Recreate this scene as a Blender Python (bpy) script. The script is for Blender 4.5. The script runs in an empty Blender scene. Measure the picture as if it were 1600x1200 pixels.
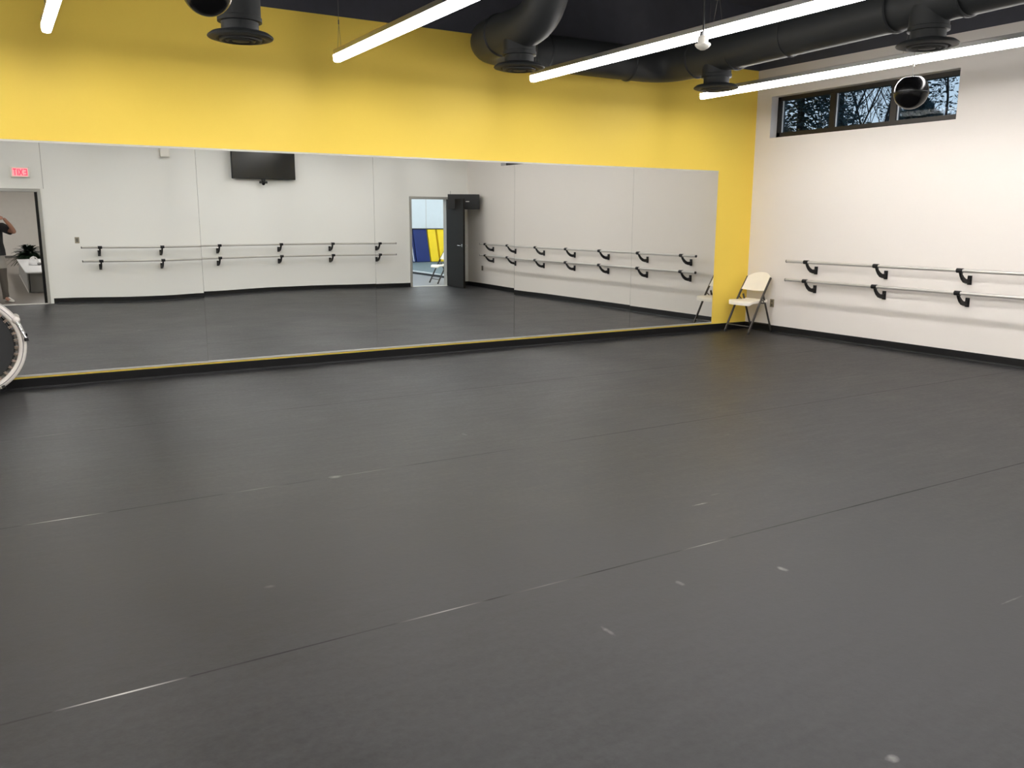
import bpy, bmesh, math, random
from mathutils import Vector, Matrix, Euler
random.seed(7)
SC = bpy.context.scene
COL = SC.collection
PI = math.pi
R = math.radians

# ------------------------------------------------------------------ room numbers (metres)
XR, XL = 9.57, -3.2          # right and left wall faces
YB = -8.80                   # back wall face; the mirror wall face is Y = 0
CZ = 3.67                    # paint line: white / yellow below, black above
DZ = 4.50                    # black deck
BBZ = 0.0985                 # baseboard height
WT = 0.15                    # partition thickness
CAM = Vector((0.0, -9.086, 1.58))
F_PX, PITCH, YAW, ROLL = 1330.4, 10.908, 31.135, 0.224

# ------------------------------------------------------------------ materials
def srgb(r, g, b):
    f = lambda c: c / 12.92 if c <= 0.04045 else ((c + 0.055) / 1.055) ** 2.4
    return (f(r / 255), f(g / 255), f(b / 255), 1)

def mat(name, col, rough=0.5, metal=0.0, spec=0.5, var=0.04, scale=6.0, bump=0.0, bscale=120.0, emit=None, estr=0.0, coat=0.0):
    m = bpy.data.materials.new(name); m.use_nodes = True
    nt = m.node_tree; N = nt.nodes; LK = nt.links
    b = N['Principled BSDF']
    b.inputs['Roughness'].default_value = rough
    b.inputs['Metallic'].default_value = metal
    b.inputs['Specular IOR Level'].default_value = spec
    if coat: b.inputs['Coat Weight'].default_value = coat
    tc = N.new('ShaderNodeTexCoord')
    nz = N.new('ShaderNodeTexNoise'); nz.inputs['Scale'].default_value = scale; nz.inputs['Detail'].default_value = 4
    LK.new(tc.outputs['Object'], nz.inputs['Vector'])
    mx = N.new('ShaderNodeMix'); mx.data_type = 'RGBA'
    mx.inputs['A'].default_value = tuple(max(0, c * (1 - var)) for c in col[:3]) + (1,)
    mx.inputs['B'].default_value = tuple(min(1, c * (1 + var)) for c in col[:3]) + (1,)
    LK.new(nz.outputs['Fac'], mx.inputs['Factor'])
    LK.new(mx.outputs['Result'], b.inputs['Base Color'])
    if bump:
        n2 = N.new('ShaderNodeTexNoise'); n2.inputs['Scale'].default_value = bscale; n2.inputs['Detail'].default_value = 3
        LK.new(tc.outputs['Object'], n2.inputs['Vector'])
        bp = N.new('ShaderNodeBump'); bp.inputs['Strength'].default_value = bump; bp.inputs['Distance'].default_value = 0.01
        LK.new(n2.outputs['Fac'], bp.inputs['Height']); LK.new(bp.outputs['Normal'], b.inputs['Normal'])
    if emit:
        b.inputs['Emission Color'].default_value = emit
        b.inputs['Emission Strength'].default_value = estr
    return m

M = {}
M['yellow'] = mat('yellow_paint', srgb(252, 218, 94), 0.55, bump=0.03, var=0.015, scale=1.5, spec=0.3)
M['white_wall'] = mat('white_wall_paint', srgb(226, 220, 213), 0.6, bump=0.04, var=0.012, scale=1.5, spec=0.3)
M['back_wall'] = mat('back_wall_paint', srgb(232, 231, 226), 0.6, bump=0.04, var=0.012, scale=1.5, spec=0.3)
M['black_paint'] = mat('black_ceiling_paint', srgb(72, 73, 80), 0.8, var=0.15, bump=0.1, bscale=40, spec=0.25)
M['duct_black'] = mat('black_duct_paint', srgb(46, 48, 49), 0.55, var=0.1, spec=0.3)
M['base'] = mat('black_rubber_base', srgb(17, 17, 18), 0.5, spec=0.25)
M['alu'] = mat('brushed_aluminium', (0.62, 0.62, 0.62, 1), 0.32, 1.0)
M['alu_light'] = mat('pale_aluminium_trim', srgb(205, 203, 196), 0.45, 0.25)
M['bar'] = mat('satin_barre_tube', srgb(205, 202, 196), 0.3, 0.55)
M['black_metal'] = mat('black_bracket_metal', srgb(18, 18, 19), 0.5, spec=0.3)
M['black_plastic'] = mat('black_plastic', srgb(14, 14, 15), 0.45, spec=0.3)
M['black_gloss'] = mat('glossy_black', srgb(9, 9, 10), 0.22, spec=0.22)
M['screen'] = mat('dark_screen', srgb(10, 11, 12), 0.25, spec=0.4)
M['white_plastic'] = mat('white_plastic', srgb(232, 228, 218), 0.4)
M['chair_plastic'] = mat('almond_plastic', srgb(244, 238, 224), 0.42, bump=0.05, bscale=300)
M['chair_metal'] = mat('bronze_grey_chair_tube', srgb(66, 62, 58), 0.4, 0.5)
M['bronze'] = mat('dark_bronze_window_frame', srgb(38, 35, 32), 0.4, 0.3)
M['plate_steel'] = mat('steel_wall_plate', srgb(150, 142, 125), 0.4, 0.5)
M['plate_dark'] = mat('plate_slot_dark', srgb(95, 92, 84), 0.5)
M['grey_frame'] = mat('grey_door_frame_paint', srgb(150, 148, 142), 0.45)
M['door_dark'] = mat('dark_door_laminate', srgb(25, 23, 21), 0.55, spec=0.12, var=0.1, scale=3)
M['joint'] = mat('control_joint_grey', srgb(176, 174, 168), 0.5)
M['cable'] = mat('steel_cable', srgb(120, 118, 112), 0.4, 0.6)
M['lobby_wall'] = mat('lobby_wall_paint', srgb(222, 217, 210), 0.6)
M['lobby_base'] = mat('lobby_base_grey', srgb(105, 102, 98), 0.5)
M['lobby_floor'] = mat('lobby_concrete', srgb(98, 91, 82), 0.35, var=0.25, scale=1.2)
M['blue_wall'] = mat('pale_blue_wall_paint', srgb(205, 215, 220), 0.6)
M['gym_floor'] = mat('gym_floor_grey', srgb(92, 94, 97), 0.4, var=0.1)
M['teal_mat'] = mat('teal_grey_carpet', srgb(72, 88, 94), 0.8, var=0.1)
M['mat_blue'] = mat('navy_vinyl', srgb(38, 52, 108), 0.35, var=0.12, scale=3, bump=0.3, bscale=6)
M['mat_yellow'] = mat('yellow_vinyl', srgb(247, 215, 45), 0.35, var=0.05, scale=3)
M['mat_black'] = mat('black_vinyl_edge', srgb(20, 22, 30), 0.5)
M['bench_top'] = mat('white_bench_top', srgb(235, 235, 235), 0.3)
M['bench_grey'] = mat('grey_bench_panel', srgb(140, 138, 134), 0.5)
M['leaf'] = mat('dark_leaf_green', srgb(22, 38, 22), 0.4, var=0.4, scale=9)
M['pot'] = mat('dark_pot', srgb(45, 42, 40), 0.5)
M['bag'] = mat('white_bag_cloth', srgb(238, 236, 236), 0.6, var=0.05)
M['bag_grey'] = mat('grey_bag_cloth', srgb(120, 118, 118), 0.6)
M['skin'] = mat('skin', srgb(190, 140, 118), 0.5, var=0.05)
M['hair'] = mat('brown_hair', srgb(62, 44, 32), 0.55, var=0.2, scale=40)
M['tee'] = mat('charcoal_tee_cloth', srgb(45, 45, 48), 0.85, var=0.1)
M['shorts'] = mat('light_grey_cloth', srgb(168, 164, 158), 0.85, var=0.06)
M['sock'] = mat('grey_legging_cloth', srgb(98, 92, 86), 0.85)
M['shoe'] = mat('white_shoe', srgb(235, 232, 226), 0.5)
M['eye'] = mat('eye_white', srgb(235, 232, 228), 0.3)
M['iris'] = mat('eye_iris', srgb(50, 35, 25), 0.3)
M['lip'] = mat('lip', srgb(170, 100, 92), 0.5)
M['tramp_mat'] = mat('black_trampoline_mat', srgb(30, 31, 32), 0.7, bump=0.2, bscale=400)
M['tramp_pad'] = mat('white_trampoline_rim', srgb(222, 216, 208), 0.4)
M['tramp_spring'] = mat('tan_spring_loops', srgb(150, 132, 118), 0.5)
M['chrome'] = mat('chrome', (0.75, 0.75, 0.75, 1), 0.15, 1.0)
M['bark'] = mat('bare_tree_bark', srgb(40, 36, 34), 0.9, var=0.3)
M['evergreen'] = mat('dark_evergreen_leaf', srgb(30, 42, 34), 0.7, var=0.5, scale=3)
M['grass'] = mat('winter_grass', srgb(80, 82, 60), 0.9, var=0.3)
M['brick'] = mat('exterior_grey', srgb(110, 105, 100), 0.8)
M['red_glow'] = mat('exit_letter_red', srgb(240, 50, 70), 0.5, emit=srgb(255, 45, 75), estr=1.6)
M['pink_glow'] = mat('exit_face_glow', srgb(255, 190, 190), 0.5, emit=srgb(255, 120, 130), estr=0.75)
def lens_mat(name, col, strength):
    # louvred LED lens: full output downwards, cut off just above the horizontal like the fixture's photometry
    m = bpy.data.materials.new(name); m.use_nodes = True
    nt = m.node_tree; N = nt.nodes; LK = nt.links; b = N['Principled BSDF']
    b.inputs['Base Color'].default_value = (.9, .9, .9, 1); b.inputs['Emission Color'].default_value = col
    ge = N.new('ShaderNodeNewGeometry'); sp = N.new('ShaderNodeSeparateXYZ'); LK.new(ge.outputs['Incoming'], sp.inputs[0])
    mr = N.new('ShaderNodeMapRange'); LK.new(sp.outputs['Z'], mr.inputs[0])
    mr.inputs[1].default_value = .0; mr.inputs[2].default_value = -.42; mr.inputs[3].default_value = strength * .34; mr.inputs[4].default_value = strength
    LK.new(mr.outputs[0], b.inputs['Emission Strength'])
    return m
M['lens'] = lens_mat('led_lens', (1.0, 0.972, 0.955, 1), 50.0)
M['fill_lobby'] = mat('lobby_fill_glow', (1, 1, 1, 1), 0.4, emit=(1.0, 0.965, 0.945, 1), estr=30.0)
M['fill_gym'] = mat('gym_fill_glow', (1, 1, 1, 1), 0.4, emit=(0.97, 0.985, 1.0, 1), estr=17.0)
M['edge_white_lit_reveal'] = mat('pale_edge_and_lit_reveal', srgb(215, 220, 225), 0.4)  # white of mat edge and strap, also painted daylight on window reveals

def mirror_mat():
    m = bpy.data.materials.new('silver_mirror_glass'); m.use_nodes = True
    b = m.node_tree.nodes['Principled BSDF']
    b.inputs['Base Color'].default_value = (0.93, 0.95, 0.935, 1)
    b.inputs['Metallic'].default_value = 1; b.inputs['Roughness'].default_value = 0.0
    return m
M['mirror'] = mirror_mat()

def glass_mat():
    m = bpy.data.materials.new('window_glass'); m.use_nodes = True
    nt = m.node_tree; N = nt.nodes; LK = nt.links
    N.remove(N['Principled BSDF'])
    tr = N.new('ShaderNodeBsdfTransparent'); tr.inputs['Color'].default_value = (0.93, 0.96, 0.97, 1)
    gl = N.new('ShaderNodeBsdfGlossy'); gl.inputs['Roughness'].default_value = 0.02
    fr = N.new('ShaderNodeFresnel'); fr.inputs['IOR'].default_value = 1.5
    mx = N.new('ShaderNodeMixShader')
    fm = N.new('ShaderNodeMath'); fm.operation = 'MULTIPLY'; fm.inputs[1].default_value = .04; LK.new(fr.outputs['Fac'], fm.inputs[0])
    LK.new(fm.outputs[0], mx.inputs['Fac']); LK.new(tr.outputs[0], mx.inputs[1]); LK.new(gl.outputs[0], mx.inputs[2])
    LK.new(mx.outputs[0], N['Material Output'].inputs['Surface'])
    return m
M['glass'] = glass_mat()

SEAMS = [-2.075, -4.14, -6.155, -8.2]
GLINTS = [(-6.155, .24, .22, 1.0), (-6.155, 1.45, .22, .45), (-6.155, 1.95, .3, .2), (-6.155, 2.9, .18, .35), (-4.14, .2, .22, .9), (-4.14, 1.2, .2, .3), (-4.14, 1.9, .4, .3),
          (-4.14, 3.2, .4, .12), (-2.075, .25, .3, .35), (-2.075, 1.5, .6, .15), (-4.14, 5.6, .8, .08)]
SCUFFS = [(1.70, -4.14, .05, .035, .9), (2.99, -6.563, .022, .04, .9), (2.473, -6.438, .018, .035, .6), (1.924, -6.635, .014, .05, .6),
          (3.305, -5.688, .075, .010, 1.0), (2.166, -7.714, .03, .022, 1.0), (3.569, -7.29, .10, .006, .45), (3.50, -5.60, .05, .006, .4),
          (0.9, -5.55, .03, .02, .3), (4.6, -4.6, .05, .012, .3), (2.9, -3.6, .02, .05, .35)]
def floor_mat():
    m = bpy.data.materials.new('grey_vinyl_dance_floor'); m.use_nodes = True
    nt = m.node_tree; N = nt.nodes; LK = nt.links
    b = N['Principled BSDF']; tc = N.new('ShaderNodeTexCoord')
    sep = N.new('ShaderNodeSeparateXYZ'); LK.new(tc.outputs['Object'], sep.inputs[0])
    def math_(op, a, c=None, clamp=False):
        n = N.new('ShaderNodeMath'); n.operation = op; n.use_clamp = clamp
        for i, v in enumerate((a, c)):
            if v is None: continue
            if isinstance(v, (int, float)): n.inputs[i].default_value = v
            else: LK.new(v, n.inputs[i])
        return n.outputs[0]
    def noise(scale, detail=4, sx=None, rough=.5):
        n = N.new('ShaderNodeTexNoise'); n.inputs['Scale'].default_value = scale; n.inputs['Detail'].default_value = detail
        n.inputs['Roughness'].default_value = rough
        if sx:
            mp = N.new('ShaderNodeMapping'); mp.inputs['Scale'].default_value = sx
            LK.new(tc.outputs['Object'], mp.inputs[0]); LK.new(mp.outputs[0], n.inputs['Vector'])
        else: LK.new(tc.outputs['Object'], n.inputs['Vector'])
        return n.outputs['Fac']
    big = noise(0.9, 5, rough=.6); fine = noise(28, 5, rough=.7); streak = noise(3, 5, (1, 5, 1))
    v = math_('ADD', math_('MULTIPLY', big, .35), math_('ADD', math_('MULTIPLY', fine, .40), math_('MULTIPLY', streak, .25)))
    ramp = N.new('ShaderNodeValToRGB'); LK.new(v, ramp.inputs[0])
    ramp.color_ramp.elements[0].position = .40; ramp.color_ramp.elements[0].color = FL_A
    ramp.color_ramp.elements[1].position = .62; ramp.color_ramp.elements[1].color = FL_B
    # seams between the vinyl rolls
    seam = None
    for s in SEAMS:
        d = math_('LESS_THAN', math_('ABSOLUTE', math_('SUBTRACT', sep.outputs['Y'], s)), .0045)
        seam = d if seam is None else math_('ADD', seam, d, True)
    n1 = noise(1.1, 3, (1, .05, 1))
    sr = N.new('ShaderNodeValToRGB'); LK.new(n1, sr.inputs[0])
    e = sr.color_ramp.elements            # mostly a thin dark joint, gone where the rolls meet tightly
    e[0].position = .42; e[0].color = (.012, .012, .012, 1); e[1].position = .62; e[1].color = (.05, .05, .05, 1)
    glint = None                           # reflected glints along the seam ridges, painted in as pale colour
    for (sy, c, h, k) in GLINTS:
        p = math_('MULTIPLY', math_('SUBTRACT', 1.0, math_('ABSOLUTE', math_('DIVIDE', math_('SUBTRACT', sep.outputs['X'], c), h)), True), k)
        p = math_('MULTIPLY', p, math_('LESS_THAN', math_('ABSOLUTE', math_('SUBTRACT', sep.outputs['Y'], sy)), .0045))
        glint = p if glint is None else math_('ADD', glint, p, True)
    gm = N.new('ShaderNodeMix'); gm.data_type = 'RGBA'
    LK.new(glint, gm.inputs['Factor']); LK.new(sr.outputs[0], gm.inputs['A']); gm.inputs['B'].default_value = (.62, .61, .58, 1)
    mx = N.new('ShaderNodeMix'); mx.data_type = 'RGBA'
    LK.new(math_('MULTIPLY', seam, .8), mx.inputs['Factor']); LK.new(ramp.outputs[0], mx.inputs['A']); LK.new(gm.outputs['Result'], mx.inputs['B'])
    # pale scuffs left by shoes
    wob = noise(40, 3)
    sc = None
    for (x, y, a, c, k) in SCUFFS:
        dx = math_('DIVIDE', math_('SUBTRACT', sep.outputs['X'], x), a); dy = math_('DIVIDE', math_('SUBTRACT', sep.outputs['Y'], y), c)
        r2 = math_('ADD', math_('MULTIPLY', dx, dx), math_('MULTIPLY', dy, dy))
        r2 = math_('ADD', r2, math_('MULTIPLY', wob, 1.4))
        q = math_('MULTIPLY', math_('SUBTRACT', 1.5, r2, True), k)
        sc = q if sc is None else math_('MAXIMUM', sc, q)
    m2 = N.new('ShaderNodeMix'); m2.data_type = 'RGBA'
    LK.new(math_('MULTIPLY', sc, .42), m2.inputs['Factor']); LK.new(mx.outputs['Result'], m2.inputs['A']); m2.inputs['B'].default_value = (.42, .41, .39, 1)
    LK.new(m2.outputs['Result'], b.inputs['Base Color'])
    rr = N.new('ShaderNodeMapRange'); LK.new(v, rr.inputs[0]); rr.inputs[1].default_value = .4; rr.inputs[2].default_value = .62
    rr.inputs[3].default_value = .41; rr.inputs[4].default_value = .54
    LK.new(rr.outputs[0], b.inputs['Roughness'])
    LK.new(math_('SUBTRACT', .25, math_('MULTIPLY', seam, .22), True), b.inputs['Specular IOR Level'])
    bp = N.new('ShaderNodeBump'); bp.inputs['Strength'].default_value = .06; bp.inputs['Distance'].default_value = .01
    LK.new(fine, bp.inputs['Height']); LK.new(bp.outputs['Normal'], b.inputs['Normal'])
    return m
FL_A = srgb(27, 27, 28); FL_B = srgb(52, 52, 53)
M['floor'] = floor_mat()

# ------------------------------------------------------------------ shape helpers
def box(bm, x0, x1, y0, y1, z0, z1, bevel=0.0):
    r = bmesh.ops.create_cube(bm, size=1.0)
    vs = r['verts']
    for v in vs:
        v.co = Vector(((x0 + x1) / 2 + v.co.x * (x1 - x0), (y0 + y1) / 2 + v.co.y * (y1 - y0), (z0 + z1) / 2 + v.co.z * (z1 - z0)))
    if bevel:
        es = list({e for v in vs for e in v.link_edges})
        bmesh.ops.bevel(bm, geom=es, offset=bevel, segments=2, affect='EDGES', profile=0.5)
    return vs

def frames(pts, closed=False):
    n = len(pts); T = []
    for i in range(n):
        a = pts[(i - 1) % n] if (closed or i > 0) else pts[i]
        c = pts[(i + 1) % n] if (closed or i < n - 1) else pts[i]
        T.append((c - a).normalized())
    up = Vector((0, 0, 1)) if abs(T[0].z) < .9 else Vector((1, 0, 0))
    u = (up - T[0] * up.dot(T[0])).normalized(); out = []
    for t in T:
        u = (u - t * u.dot(t)).normalized(); out.append((t, u, t.cross(u)))
    return out

def tube(bm, pts, r, n=12, caps=True, closed=False, flat=1.0):
    pts = [Vector(p) for p in pts]
    rs = r if isinstance(r, (list, tuple)) else [r] * len(pts)
    rings = []
    for (t, u, w), p, rad in zip(frames(pts, closed), pts, rs):
        rings.append([bm.verts.new(p + u * math.cos(2 * PI * k / n) * rad + w * math.sin(2 * PI * k / n) * rad * flat) for k in range(n)])
    m = len(rings)
    for i in range(m if closed else m - 1):
        a, c = rings[i], rings[(i + 1) % m]
        for k in range(n): bm.faces.new((a[k], a[(k + 1) % n], c[(k + 1) % n], c[k]))
    if caps and not closed:
        bm.faces.new(rings[0][::-1]); bm.faces.new(rings[-1])
    return rings

def lathe(bm, prof, n=32, at=(0, 0, 0), cap0=False, cap1=False):
    at = Vector(at); rings = []
    for (r, z) in prof:
        if r < 1e-5: rings.append([bm.verts.new(at + Vector((0, 0, z)))])
        else: rings.append([bm.verts.new(at + Vector((r * math.cos(2 * PI * k / n), r * math.sin(2 * PI * k / n), z))) for k in range(n)])
    for a, c in zip(rings, rings[1:]):
        for k in range(n):
            k2 = (k + 1) % n
            q = [a[0]] if len(a) == 1 else [a[k], a[k2]]
            q += [c[0]] if len(c) == 1 else [c[k2], c[k]]
            if len(q) > 2: bm.faces.new(q)
    if cap0 and len(rings[0]) > 1: bm.faces.new(rings[0])
    if cap1 and len(rings[-1]) > 1: bm.faces.new(rings[-1])

def prism(bm, poly, a, c, axis='x'):
    def P(u, v, w): return {'x': (w, u, v), 'y': (u, w, v), 'z': (u, v, w)}[axis]
    A = [bm.verts.new(P(u, v, a)) for u, v in poly]; B = [bm.verts.new(P(u, v, c)) for u, v in poly]
    n = len(poly)
    for i in range(n): bm.faces.new((A[i], A[(i + 1) % n], B[(i + 1) % n], B[i]))
    bm.faces.new(A[::-1]); bm.faces.new(B)

def loft(bm, rings, caps=True):
    V = [[bm.verts.new(p) for p in rg] for rg in rings]
    n = len(V[0])
    for a, c in zip(V, V[1:]):
        for k in range(n): bm.faces.new((a[k], a[(k + 1) % n], c[(k + 1) % n], c[k]))
    if caps: bm.faces.new(V[0][::-1]); bm.faces.new(V[-1])

def ell(c, rx, ry, z, n=24, rot=0.0, pw=1.0):
    out = []
    for k in range(n):
        a = 2 * PI * k / n
        ca, sa = math.cos(a), math.sin(a)
        x = math.copysign(abs(ca) ** pw, ca) * rx; y = math.copysign(abs(sa) ** pw, sa) * ry
        out.append(Vector((c[0] + x * math.cos(rot) - y * math.sin(rot), c[1] + x * math.sin(rot) + y * math.cos(rot), z)))
    return out

def arc_path(corners, rad, seg=6):
    P = [Vector(c) for c in corners]; out = [P[0]]
    for a, p, c in zip(P, P[1:], P[2:]):
        d0 = (a - p).normalized(); d1 = (c - p).normalized()
        s = min(rad, (a - p).length * .49, (c - p).length * .49)
        q0, q1 = p + d0 * s, p + d1 * s
        for i in range(seg + 1):
            t = i / seg; out.append(q0 * (1 - t) ** 2 + p * 2 * t * (1 - t) + q1 * t * t)
    out.append(P[-1]); return out

def wloc(o):
    v = Vector((0, 0, 0))
    while o is not None:
        v = v + o.location; o = o.parent
    return v

def obj(name, bm, m, parent=None, smooth=False, world=False, auto=None):
    bmesh.ops.recalc_face_normals(bm, faces=bm.faces[:])
    if parent is not None and world:
        bmesh.ops.translate(bm, vec=-wloc(parent), verts=bm.verts[:])
    me = bpy.data.meshes.new(name); bm.to_mesh(me); bm.free()
    me.materials.append(M[m] if isinstance(m, str) else m)
    if smooth:
        me.polygons.foreach_set('use_smooth', [True] * len(me.polygons))
        if auto is not None: me.set_sharp_from_angle(angle=R(auto))
    o = bpy.data.objects.new(name, me); COL.objects.link(o)
    if parent is not None: o.parent = parent
    return o

def B(): return bmesh.new()
def bx(*a, **k):
    bm = B(); box(bm, *a, **k); return bm
def tb(*a, **k):
    bm = B(); tube(bm, *a, **k); return bm
def la(*a, **k):
    bm = B(); lathe(bm, *a, **k); return bm

def thing(name, label, cat, loc=(0, 0, 0), rotz=0.0, group=None):
    o = bpy.data.objects.new(name, None); COL.objects.link(o)
    o.empty_display_size = .1
    o.location = loc; o.rotation_euler = (0, 0, rotz)
    return tag(o, label, cat, group)
def tag(o, label, cat, group=None):
    o['label'] = label; o['category'] = cat
    if group: o['group'] = group
    return o
def struct(name, bm, m, parent=None, **k):
    o = obj(name, bm, m, parent, **k)
    if parent is None: o['kind'] = 'structure'
    return o
def sempty(name, loc=(0, 0, 0)):
    o = bpy.data.objects.new(name, None); COL.objects.link(o); o.location = loc; o['kind'] = 'structure'; return o
def copy_tree(o, parent=None):
    c = o.copy(); COL.objects.link(c)
    c.parent = parent
    for ch in list(o.children): copy_tree(ch, c)
    return c

def wall_x(bm, x0, x1, y0, y1, z0, z1, holes):
    """wall lying along X between x0..x1 with openings (xa, xb, za, zb)"""
    xs = x0
    for (xa, xb, za, zb) in sorted(holes):
        box(bm, xs, xa, y0, y1, z0, z1)
        if za > z0: box(bm, xa, xb, y0, y1, z0, za)
        if zb < z1: box(bm, xa, xb, y0, y1, zb, z1)
        xs = xb
    box(bm, xs, x1, y0, y1, z0, z1)
def wall_y(bm, x0, x1, y0, y1, z0, z1, holes):
    ys = y0
    for (ya, yb, za, zb) in sorted(holes):
        box(bm, x0, x1, ys, ya, z0, z1)
        if za > z0: box(bm, x0, x1, ya, yb, z0, za)
        if zb < z1: box(bm, x0, x1, ya, yb, zb, z1)
        ys = yb
    box(bm, x0, x1, ys, y1, z0, z1)

# ------------------------------------------------------------------ the dance room shell
D1 = (-0.14, 0.79, 0.0, 2.05)            # doorway the picture is taken from
D2 = (8.13, 9.015, 0.0, 2.04)             # open door into the gym
W1 = (-3.03, -0.27, 2.73, 3.29)          # high window seen directly
W2 = (-7.28, -4.52, 2.72, 3.28)          # second high window, its corner shows in the mirror
XO = XR + 0.25                            # outer face of the right wall

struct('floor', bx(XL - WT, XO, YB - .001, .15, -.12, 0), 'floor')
struct('ceiling', bx(XL - WT, XO, YB - WT, .15, DZ, DZ + .1), 'black_paint')
struct('wall_front', bx(XL - WT, XO, 0, .15, 0, CZ), 'yellow')
struct('wall_front_upper', bx(XL - WT, XO, 0, .15, CZ, DZ), 'black_paint')
bm = B(); wall_y(bm, XR, XO, YB - WT, 0, 0, CZ, [W1, W2]); struct('wall_right', bm, 'white_wall')
struct('wall_right_upper', bx(XR, XO, YB - WT, 0, CZ, DZ), 'black_paint')
bm = B(); wall_x(bm, XL - WT, XR, YB - WT, YB, 0, CZ, [D1, D2]); struct('wall_back', bm, 'back_wall')
struct('wall_back_upper', bx(XL - WT, XR, YB - WT, YB, CZ, DZ), 'black_paint')
struct('wall_left', bx(XL - WT, XL, YB, 0, 0, CZ), 'white_wall')
struct('wall_left_upper', bx(XL - WT, XL, YB, 0, CZ, DZ), 'black_paint')

def base_prof(): return [(0, 0), (.014, 0), (.012, .006), (.006, .018), (.0045, .085), (.003, BBZ), (0, BBZ)]
def base_x(name, x0, x1, y, sgn, m='base'):
    bm = B(); prism(bm, [(y + sgn * d, z) for d, z in base_prof()], x0, x1, 'x'); return struct(name, bm, m)
def base_y(name, y0, y1, x, sgn, m='base'):
    bm = B(); prism(bm, [(x + sgn * d, z) for d, z in base_prof()], y0, y1, 'y'); return struct(name, bm, m)
base_x('baseboard_front', XL, XR, 0, -1)
base_y('baseboard_right', YB, 0, XR, -1)
base_y('baseboard_left', YB, 0, XL, 1)
base_x('baseboard_back_left', XL, D1[0] - .1, YB, 1)
base_x('baseboard_back', D1[1] + .1, D2[0] - .045, YB, 1)
base_x('baseboard_back_right', D2[1] + .045, XR, YB, 1)
struct('trim_1', bx(.885, .897, YB, YB + .002, 2.1, CZ), 'joint')          # drywall control joint over the door frame

# ------------------------------------------------------------------ mirror panels
MZ0, MZ1 = .134, 2.252
PAN = [(-1.90, -.061), (-.059, 1.806), (1.808, 3.679), (3.681, 5.507), (5.509, 7.349), (7.351, 8.868)]
PLAB = ['frameless wall mirror panel farthest left, behind the trampoline',
        'frameless wall mirror panel reflecting the exit sign and photographer doorway',
        'frameless wall mirror panel reflecting the wall mounted television',
        'frameless wall mirror panel reflecting the open dark door and blue mats',
        'frameless wall mirror panel reflecting only the middle of two side barres, second from right end',
        'frameless wall mirror panel at the right end, nearest the white folding chair']
# each sheet is slightly bowed by its clips, as the bent reflections show: offset(x, z) in metres
def curve(kn):
    def f(x):
        if x <= kn[0][0]: return kn[0][1]
        for (x0, v0), (x1, v1) in zip(kn, kn[1:]):
            if x <= x1:
                t = (x - x0) / (x1 - x0); t = t * t * (3 - 2 * t); return v0 + (v1 - v0) * t
        return kn[-1][1]
    return f
BOW = [curve([(-2, -.0014)]), curve([(0, -.0014), (.55, -.0014), (1.2, .0), (1.45, .0), (1.806, -.0011)]),
       curve([(1.81, -.0026), (2.6, -.0050), (3.05, -.0052), (3.5, -.0045), (3.68, -.0044)]),
       curve([(3.68, -.0041), (4.1, -.0038), (4.9, -.0031), (5.5, -.0021)]), curve([(5.5, .0), (6.0, -.0006), (7.35, -.0009)]), curve([(8, 0)])]
def bow(i, x, z): return -BOW[i](x) * max(0, 1.8 - z) ** 3 / 2.7075
for i, (xa, xb) in enumerate(PAN):
    bm = B(); nx, nz = 24, 24; g = []
    for a in range(nx + 1):
        row = []
        for c in range(nz + 1):
            x = xa + (xb - xa) * a / nx; z = MZ0 + (MZ1 - MZ0) * c / nz
            d = bow(i, x, z)
            row.append(bm.verts.new((x, -.0115 + d, z)))
        g.append(row)
    for a in range(nx):
        for c in range(nz): bm.faces.new((g[a][c], g[a + 1][c], g[a + 1][c + 1], g[a][c + 1]))
    ex = bmesh.ops.extrude_face_region(bm, geom=bm.faces[:])
    for v in [e for e in ex['geom'] if isinstance(e, bmesh.types.BMVert)]: v.co.y = -.0008
    o = obj('mirror_panel', bm, 'mirror', smooth=True, auto=30)
    tag(o, PLAB[i], 'mirror', 'mirror panels along the yellow wall')
# edge channels of the mirror run
struct('trim_2', bx(-1.9, 8.873, -.0135, 0, MZ1, MZ1 + .019), 'alu_light')
struct('trim_3', bx(-1.9, 8.873, -.013, 0, MZ0 - .016, MZ0), 'alu_light')
struct('trim_6', bx(-1.9, 8.868, -.0006, 0, MZ0, MZ1), 'plate_dark')
struct('trim_4', bx(8.868, 8.873, -.009, 0, MZ0, MZ1), 'alu_light')

# ------------------------------------------------------------------ high windows
def window(name, w):
    ya, yb, za, zb = w; xf = XR + .13
    bm = B()
    box(bm, xf, xf + .09, ya, yb, za, za + .075); box(bm, xf, xf + .09, ya, yb, zb - .055, zb)
    box(bm, xf, xf + .09, ya, ya + .05, za, zb); box(bm, xf, xf + .09, yb - .06, yb, za, zb)
    fr = struct(name, bm, 'bronze')
    inner0, inner1 = ya + .05, yb - .06
    wd = (inner1 - inner0 - 2 * .085) / 3
    for k in range(2):
        y0 = inner0 + wd * (k + 1) + .085 * k
        obj('mullion', bx(xf + .005, xf + .085, y0, y0 + .085, za + .07, zb - .05), 'bronze', fr)
    for k in range(3):
        y0 = inner0 + (wd + .085) * k
        obj('window_pane', bx(xf + .045, xf + .051, y0 - .004, y0 + wd + .004, za + .07, zb - .05), 'glass', fr)
        obj('lit_reveal_strip', bx(xf + .030, xf + .042, y0 + wd - .016, y0 + wd, za + .075, zb - .055), 'edge_white_lit_reveal', fr)  # white strip painted in for outside light on the glazing reveal
    return fr
window('window_1', W1); window('window_2', W2)

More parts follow.
